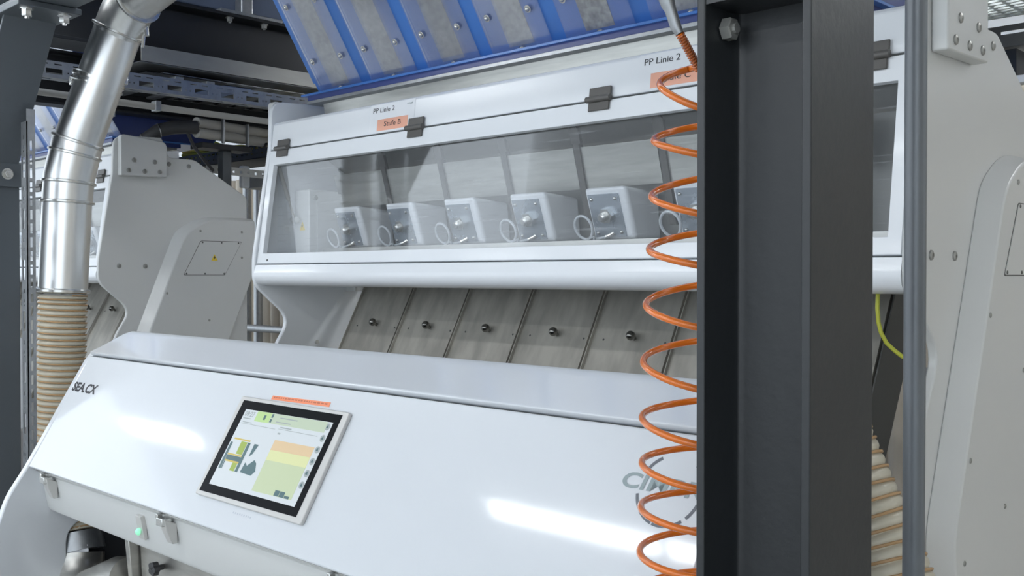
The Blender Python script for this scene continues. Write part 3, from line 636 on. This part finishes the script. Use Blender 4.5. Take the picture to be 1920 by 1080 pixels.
# ribbed hose
def ribbed(path, r, pitch, name, label, cat, group=None, wire=.0028):
    path = [Vector(p) for p in path]
    L = [0]
    for i in range(1, len(path)): L.append(L[-1] + (path[i] - path[i - 1]).length)
    def at(s):
        for i in range(1, len(L)):
            if s <= L[i] or i == len(L) - 1:
                return path[i - 1].lerp(path[i], (s - L[i - 1]) / (L[i] - L[i - 1]))
    # smooth path resample
    def sm(s, w=.04): return (at(max(0, s - w)) + at(s) * 2 + at(min(L[-1], s + w))) / 4
    n = int(L[-1] / pitch * 6); pts = []; rs = []
    for i in range(n + 1):
        s = L[-1] * i / n; pts.append(sm(s)); rs.append(r - .006 * abs(math.sin(math.pi * s / pitch + math.pi / 2)) ** 4 + .0)
    body = G().tube(pts, rs, 32).done(name, 'cream'); tag(body, label, cat, group)
    m = int(L[-1] / pitch * 24); wp = []
    up = None
    for i in range(m + 1):
        s = L[-1] * i / m; p = sm(s); t = (sm(min(L[-1], s + .004)) - sm(max(0, s - .004))).normalized()
        a = t.cross(Vector((0, 1, 0))).normalized(); b = a.cross(t)
        th = 2 * math.pi * s / pitch
        wp.append(p + (a * math.cos(th) + b * math.sin(th)) * (r - .0005))
    w = G().tube(wp, wire, 6).done('spiral_wire', 'rib', body)
    return body
ribbed([(-3.549, 1.433, 1.54), (-3.553, 1.428, 1.30), (-3.560, 1.425, 1.05), (-3.565, 1.425, .5), (-3.52, 1.44, .3)], .079, .0205, 'ribbed_hose', 'cream ribbed suction hose hanging below the silver duct at left', 'hose')
ribbed([(-1.06, 2.06, 1.50), (-1.03, 2.02, 1.42), (-.995, 1.955, 1.290), (-.964, 1.963, 1.217), (-.930, 1.961, 1.145), (-.890, 1.963, 1.065), (-.845, 1.955, .97), (-.80, 1.95, .87), (-.76, 1.94, .7), (-.74, 1.93, .3)], .086, .030, 'ribbed_hose', 'cream ribbed suction hose curving down behind the anthracite column', 'hose', wire=.0032)
# elbow below console
el = empty('pipe_elbow', (-3.15, 1.40, .75), 'dull metal pipe elbow under the left end of the console', 'pipe elbow')
rel(G().tube([(-3.285, 1.405, .845), (-3.262, 1.403, .80)], [.070, .073], 32).done('hose_end', 'cream'), el)
for i in range(4): rel(G().tube([(-3.285 + .007 * i, 1.405, .842 - .014 * i), (-3.283 + .007 * i, 1.405, .837 - .014 * i)], .0755, 32).done('hose_ring', 'rib'), el)
pts = [(-3.262, 1.403, .80), (-3.240, 1.402, .745)]
rel(G().tube(pts, [.078, .077], 36).done('collar', 'galv'), el)
fc = Vector((-3.251 + .0795 * .918, 1.402 - .0795 * .395, .768)); tv = Vector((.395, .918, 0))
rel(G().poly([fc - tv * .026 + Vector((-.004, .002, -.016)), fc + tv * .026 + Vector((-.001, .004, -.006)), fc + tv * .026 + Vector((-.004, .002, .016)), fc - tv * .026 + Vector((-.006, .002, .006))], (-.003, .001, 0)).done('paper_tag', 'paper'), el)
ar = [(-3.120 + .118 * math.cos(math.radians(a)), 1.40 - .0003 * (a - 190), .765 + .118 * math.sin(math.radians(a))) for a in range(190, 296, 7)]
rel(G().tube(ar, .074, 36).done('bend', 'steel'), el)
A_ = Vector(ar[-1]); rel(G().tube([A_, A_ + Vector((.06, -.004, .022)), (-2.90, 1.378, .735), (-2.83, 1.372, .755)], [.0755, .0755, .068, .058], 36).done('reducer', 'steel'), el)
el.location = el.location + Vector((-.032, -.03, -.042))
# ================================================================ ORANGE COIL
co = empty('spiral_air_hose', (-.80, 1.19, 1.5), 'orange spiral air hose hanging beside the anthracite column', 'air hose')
keys = [(.0516, 1.8982, 1.8638, 1.8233), (.0598, 1.8142, 1.7861, 1.7596), (.0628, 1.7374, 1.7076, 1.68), (.0658, 1.6586, 1.6336, 1.6107), (.0703, 1.582, 1.5552, 1.5275), (.074, 1.5001, 1.4752, 1.4449), (.0755, 1.4119, 1.3967, 1.3714), (.0757, 1.3435, 1.3332, 1.3125), (.077, 1.2785, 1.2712, 1.2551), (.0785, 1.2191, 1.2076, 1.1950), (.079, 1.158, 1.145, 1.130)]
kp = []     # (phase in quarter turns: 0 far, 1 left, 2 near, 3 right hidden, height, radius)
for k_, (r_, zf, zl, zn) in enumerate(keys):
    kp += [(4 * k_, zf, r_), (4 * k_ + 1, zl, r_), (4 * k_ + 2, zn, r_)]
    if k_ + 1 < len(keys): kp.append((4 * k_ + 3, (zn + keys[k_ + 1][1]) / 2, (r_ + keys[k_ + 1][0]) / 2))
def cat(i, t, c):
    p = [kp[min(max(i + d_, 0), len(kp) - 1)][c] for d_ in (-1, 0, 1, 2)]
    return .5 * (2 * p[1] + (p[2] - p[0]) * t + (2 * p[0] - 5 * p[1] + 4 * p[2] - p[3]) * t * t + (3 * p[1] - p[0] - 3 * p[2] + p[3]) * t ** 3)
e1 = Vector((.718, .696, 0)); e2 = Vector((-.696, .718, 0)); pts = [Vector((-.748, 1.118, 1.868)), Vector((-.752, 1.16, 1.885)), Vector((-.77, 1.21, 1.897))]
for i in range(len(kp) - 1):
    for q in range(14):
        t = q / 14; ph = (i + t) * math.pi / 2; rr = cat(i, t, 2); z = cat(i, t, 1)
        pts.append(Vector((-.803, 1.20, z)) - e1 * (rr * math.sin(ph)) + e2 * (rr * math.cos(ph)))
rel(G().tube(pts, .0050, 12).done('coil', 'orange'), co)
sp_ = [Vector((-.753, 1.086, 1.909)), Vector((-.746, 1.118, 1.868))]
wp = []
for i in range(14 * 12 + 1):
    s = i / (14 * 12); p = sp_[0].lerp(sp_[1], s); d_ = (sp_[1] - sp_[0]).normalized(); a = d_.orthogonal().normalized(); b = d_.cross(a); th = 2 * math.pi * s * 14
    wp.append(p + (a * math.cos(th) + b * math.sin(th)) * .0048)
rel(G().tube([sp_[0], sp_[1]], .0036, 10).done('hose_end', 'orange'), co)
rel(G().tube(wp, .0014, 6).done('kink_spring', mat('rust_spring', (.42, .13, .05), .4, .4)), co)
rel(G().tube([(-.769, 1.072, 1.963), (-.764, 1.076, 1.947), (-.762, 1.078, 1.940), (-.757, 1.083, 1.918), (-.753, 1.086, 1.909)], [.0095, .0095, .0078, .0072, .0055], 16).done('fitting', 'galv'), co)

# near vertical pipe
vp = G().tube([(-.657, 1.592, 0), (-.657, 1.592, 3.0)], .0168, 28).done('vertical_pipe', 'pipe'); tag(vp, 'slim grey vertical pipe to the right of the anthracite column', 'pipe')

# ================================================================ AISLE DETAILS
bh = empty('cable_hose', (-4.48, 2.3, 2.27), 'thick black cable hose arching over the second machine', 'hose')
pts = [(-4.64, 2.22, 2.185), (-4.600, 2.245, 2.238), (-4.555, 2.29, 2.283), (-4.535, 2.352, 2.302), (-4.525, 2.41, 2.309), (-4.518, 2.465, 2.313)]
rel(G().tube(pts, .032, 18).done('hose_body', 'dark'), bh)
for i in (1, 2): rel(G().tube([Vector(pts[i]), Vector(pts[i]).lerp(Vector(pts[i + 1]), .06)], .035, 18).done('cable_tie', 'zinc'), bh)
for j, (dz, dx, lab) in enumerate(((.0245, .0, 'upper pale grey cable pipe joined to the black hose'), (-.0255, .01, 'lower pale grey cable pipe joined to the black hose'))):
    p = G().tube([(-4.518, 2.465, 2.313 + dz), (-4.714, 2.965, 2.329 + dz), (-4.85, 3.30, 2.340 + dz)], .0245, 18).done('cable_pipe', 'plasticpipe'); tag(p, lab, 'pipe', 'pale grey cable pipes')
pb = empty('pipe_support', (-4.62, 2.6, 2.2), 'dark steel support post with bracket under the pale cable pipes', 'support')
rel(G().box(-4.66, -4.61, 2.66, 2.71, 2.0, 2.225).done('post', 'beamgrey', None, .003), pb)
rel(G().box(-4.68, -4.56, 2.52, 2.80, 2.225, 2.252).done('bracket', 'blackbeam', None, .003), pb)
for y in (2.62, 2.80): rel(G().box(-4.555 - (y - 2.62) * .40, -4.535 - (y - 2.62) * .40, y, y + .012, 2.252, 2.375).done('clamp', 'galv', None, .003), pb)
# thin hanging cable
hc = G().tube([(-4.52, 2.42, 2.285), (-4.53, 2.46, 2.22), (-4.57, 2.54, 2.16), (-4.60, 2.60, 2.12)], .008, 8).done('hanging_cable', 'dark'); tag(hc, 'thin black cable dangling below the black hose', 'cable')
# black perforated tray
holes = [(.02 + .05 * i, .05 + .05 * i, .052, .062) for i in range(40)] + [(.03 + .05 * i, .045 + .05 * i, .025, .03) for i in range(40)]
O = Vector((-5.8, 2.55, 2.20)); U = Vector((.25, .97, .045)).normalized(); 
O = Vector((-6.3, 2.95, 2.222)); U = Vector((1, 0.0, .0)).normalized()
g = G().perf(O, U, (0, 0, 1), (0, 1, 0), 2.0, .075, .003, [h for h in holes if h[1] < 1.98]); g.box(-6.3, -4.3, 2.95, 3.20, 2.222, 2.225)
t = g.done('wire_tray', 'blackbeam'); tag(t, 'black perforated cable tray carrying the yellow cables', 'cable tray')
g = G(); random.seed(7)
for i in range(34):
    y = 2.975 + .020 * (i % 9); z0 = 2.236 + .022 * (i // 9)
    e = random.uniform(-.04, .04)
    g.tube([(-5.62 + e, y, z0 + .03), (-5.45, y + .004, z0 + .022), (-5.2, y, z0 + .016), (-4.95, y, z0 + .004), (-4.6, y, 2.234 + .006 * (i // 9)), (-4.35, y, 2.234 + .006 * (i // 9))], .010, 6)
g.tube([(-5.05, 2.962, 2.30), (-5.25, 2.962, 2.36), (-5.45, 2.962, 2.395), (-5.66, 2.962, 2.40), (-5.72, 2.962, 2.37), (-5.66, 2.962, 2.34), (-5.5, 2.965, 2.33)], .007, 8)
t = g.done('yellow_cables', 'cableyel'); tag(t, 'bundle of yellow cables lying in the black tray', 'cables', kind='stuff')
t = G().box(-5.05, -4.72, 3.05, 3.25, 2.08, 2.15).done('junction_box', 'grey', None, .004); tag(t, 'grey junction box hanging below the black cable tray', 'box')
g = G().perf((-4.70, 2.62, 2.118), Vector((-.18, .98, 0)).normalized(), (0, 0, 1), Vector((-.98, -.18, 0)), 1.1, .042, .003, [(.02 + .05 * i, .035 + .05 * i, .014, .028) for i in range(21)])
t = g.done('perforated_rail', 'plate'); tag(t, 'pale perforated rail between the two machines', 'rail')
t = G().box(-4.895, -4.86, 2.92, 2.97, 2.07, 2.19).done('rail_tie', 'wallwhite', None, .008); tag(t, 'white tie hooked over the pale perforated rail', 'tie')
# wall rail, distant lamp
t = G().tube([(-12.5, 4.45, 1.165), (2.8, 4.45, 1.165)], .029, 16).done('handrail', 'galv'); tag(t, 'round galvanised handrail in front of the beige wall', 'rail')
hr = t
for x in (-8.2, -6.4, -4.6, -1.7, .3): rel(G().tube([(x, 4.45, 0), (x, 4.45, 1.165)], .024, 14).done('rail_post', 'galv'), hr)
for j, (x, y) in enumerate(((-7.45, 4.52), (-7.25, 4.50))):
    t = G().tube([(x, y, 0), (x, y, 2.4)], .035, 18).done('wall_pipe', 'galv'); tag(t, ('left' if j == 0 else 'right') + ' of two upright shiny pipes on the beige wall behind the machines', 'pipe', 'upright wall pipes')
# yellow earth wire under right end of the hood
yw = G().tube([(-.928, 2.06, 1.565), (-.929, 2.06, 1.53), (-.927, 2.061, 1.50), (-.922, 2.063, 1.478), (-.912, 2.067, 1.457), (-.898, 2.073, 1.442), (-.885, 2.08, 1.430), (-.86, 2.09, 1.42)], .0045, 8).done('earth_wire', mat('green_yellow_wire', (.50, .52, .06), .4)); tag(yw, 'green yellow earth wire hanging below the right end of the hood', 'wire')

# right background
rt = empty('ladder_tray', (-1.3, 4.2, 2.5), 'dark cable tray behind the right end of the machine', 'cable tray')
g = G().perf((-2.3, 4.20, 2.49), (1, 0, 0), (0, 0, 1), (0, 1, 0), 3.0, .085, .004, [(.06 + .28 * i, .2 + .28 * i, .05, .062) for i in range(10)]); rel(g.done('tray_side', 'spacer'), rt)
rel(G().box(-2.3, .7, 4.205, 4.45, 2.49, 2.494).done('tray_bottom', 'galv'), rt)
g = G()
for i in range(5): g.tube([(-2.3, 4.24 + .03 * i, 2.512 + .01 * (i % 2)), (.7, 4.24 + .03 * i, 2.515)], .009, 6)
t = g.done('tray_cables', 'cableyel'); tag(t, 'yellow cables in the dark tray behind the right end', 'cables', kind='stuff')
g = G()
for i in range(14): g.box(-2.3, -1.05, 3.62 + .042 * i, 3.632 + .042 * i, 2.60, 2.625)
for i in range(22): g.box(-2.3 + .058 * i, -2.285 + .058 * i, 3.62, 4.19, 2.605, 2.62)
t = g.done('floor_grating', mat('pale_grating', (.62, .66, .66), .5)); tag(t, 'pale steel grating high behind the right end of the machine', 'grating')
t = G().box(-1.9, .6, 4.12, 4.18, 2.33, 2.36).done('white_rail', 'wallwhite', None, .003); tag(t, 'white horizontal rail below the dark cable tray at right', 'rail')
t = G().box(-1.42, -1.34, 4.2, 4.3, 2.36, 2.48).done('dark_bracket', 'blackbeam', None, .003); tag(t, 'dark bracket between the cable tray and the white rail at right', 'bracket')

# ================================================================ LUMINAIRES (overhead batten lamps, some added as fill)
lum = empty('batten_or_fill_lamp', (0, 0, 0), 'long white ceiling batten lamp', 'ceiling lamp', 'batten lamps of the hall')
rel(G().box(-.60, .60, -.07, .07, .012, .06).done('housing', 'lampbody', None, .004), lum)
for y in (-.03, .03): rel(G().tube([(-.57, y, 0), (.57, y, 0)], .014, 12).done('tube', 'tube'), lum)
build_map()
spots = [(-8.0, -.85, 3.12), (-3.5, -.85, 3.12), (-2.28, -.85, 3.12), (1.2, -.85, 3.12), (-3.9, .30, 3.0), (-3.75, .78, 2.9), (-3.9, 3.7, 2.85), (-1.7, 3.6, 2.95), (.1, 3.6, 2.95), (-5.6, -3.6, 3.45), (-7.8, -3.6, 3.45), (-3.4, -3.6, 3.45), (-1.2, -3.6, 3.45), (1.0, -3.6, 3.45), (3.2, -3.6, 3.45), (2.2, 2.6, 3.05), (-5.0, 3.9, 3.05), (-8.5, 3.5, 3.05), (-8.4, -6.2, 4.3), (-5.6, -6.2, 4.3), (-2.8, -6.2, 4.3), (0, -6.2, 4.3), (2.8, -6.2, 4.3)]  # some aisle, back-wall and far-row lamps are added as unseen fill light
for i, s in enumerate(spots):
    o = lum if i == 0 else copy_tree(lum)
    o.location = s
    o['label'] = 'white batten lamp with two bright tubes in a set that includes added fill lamps'
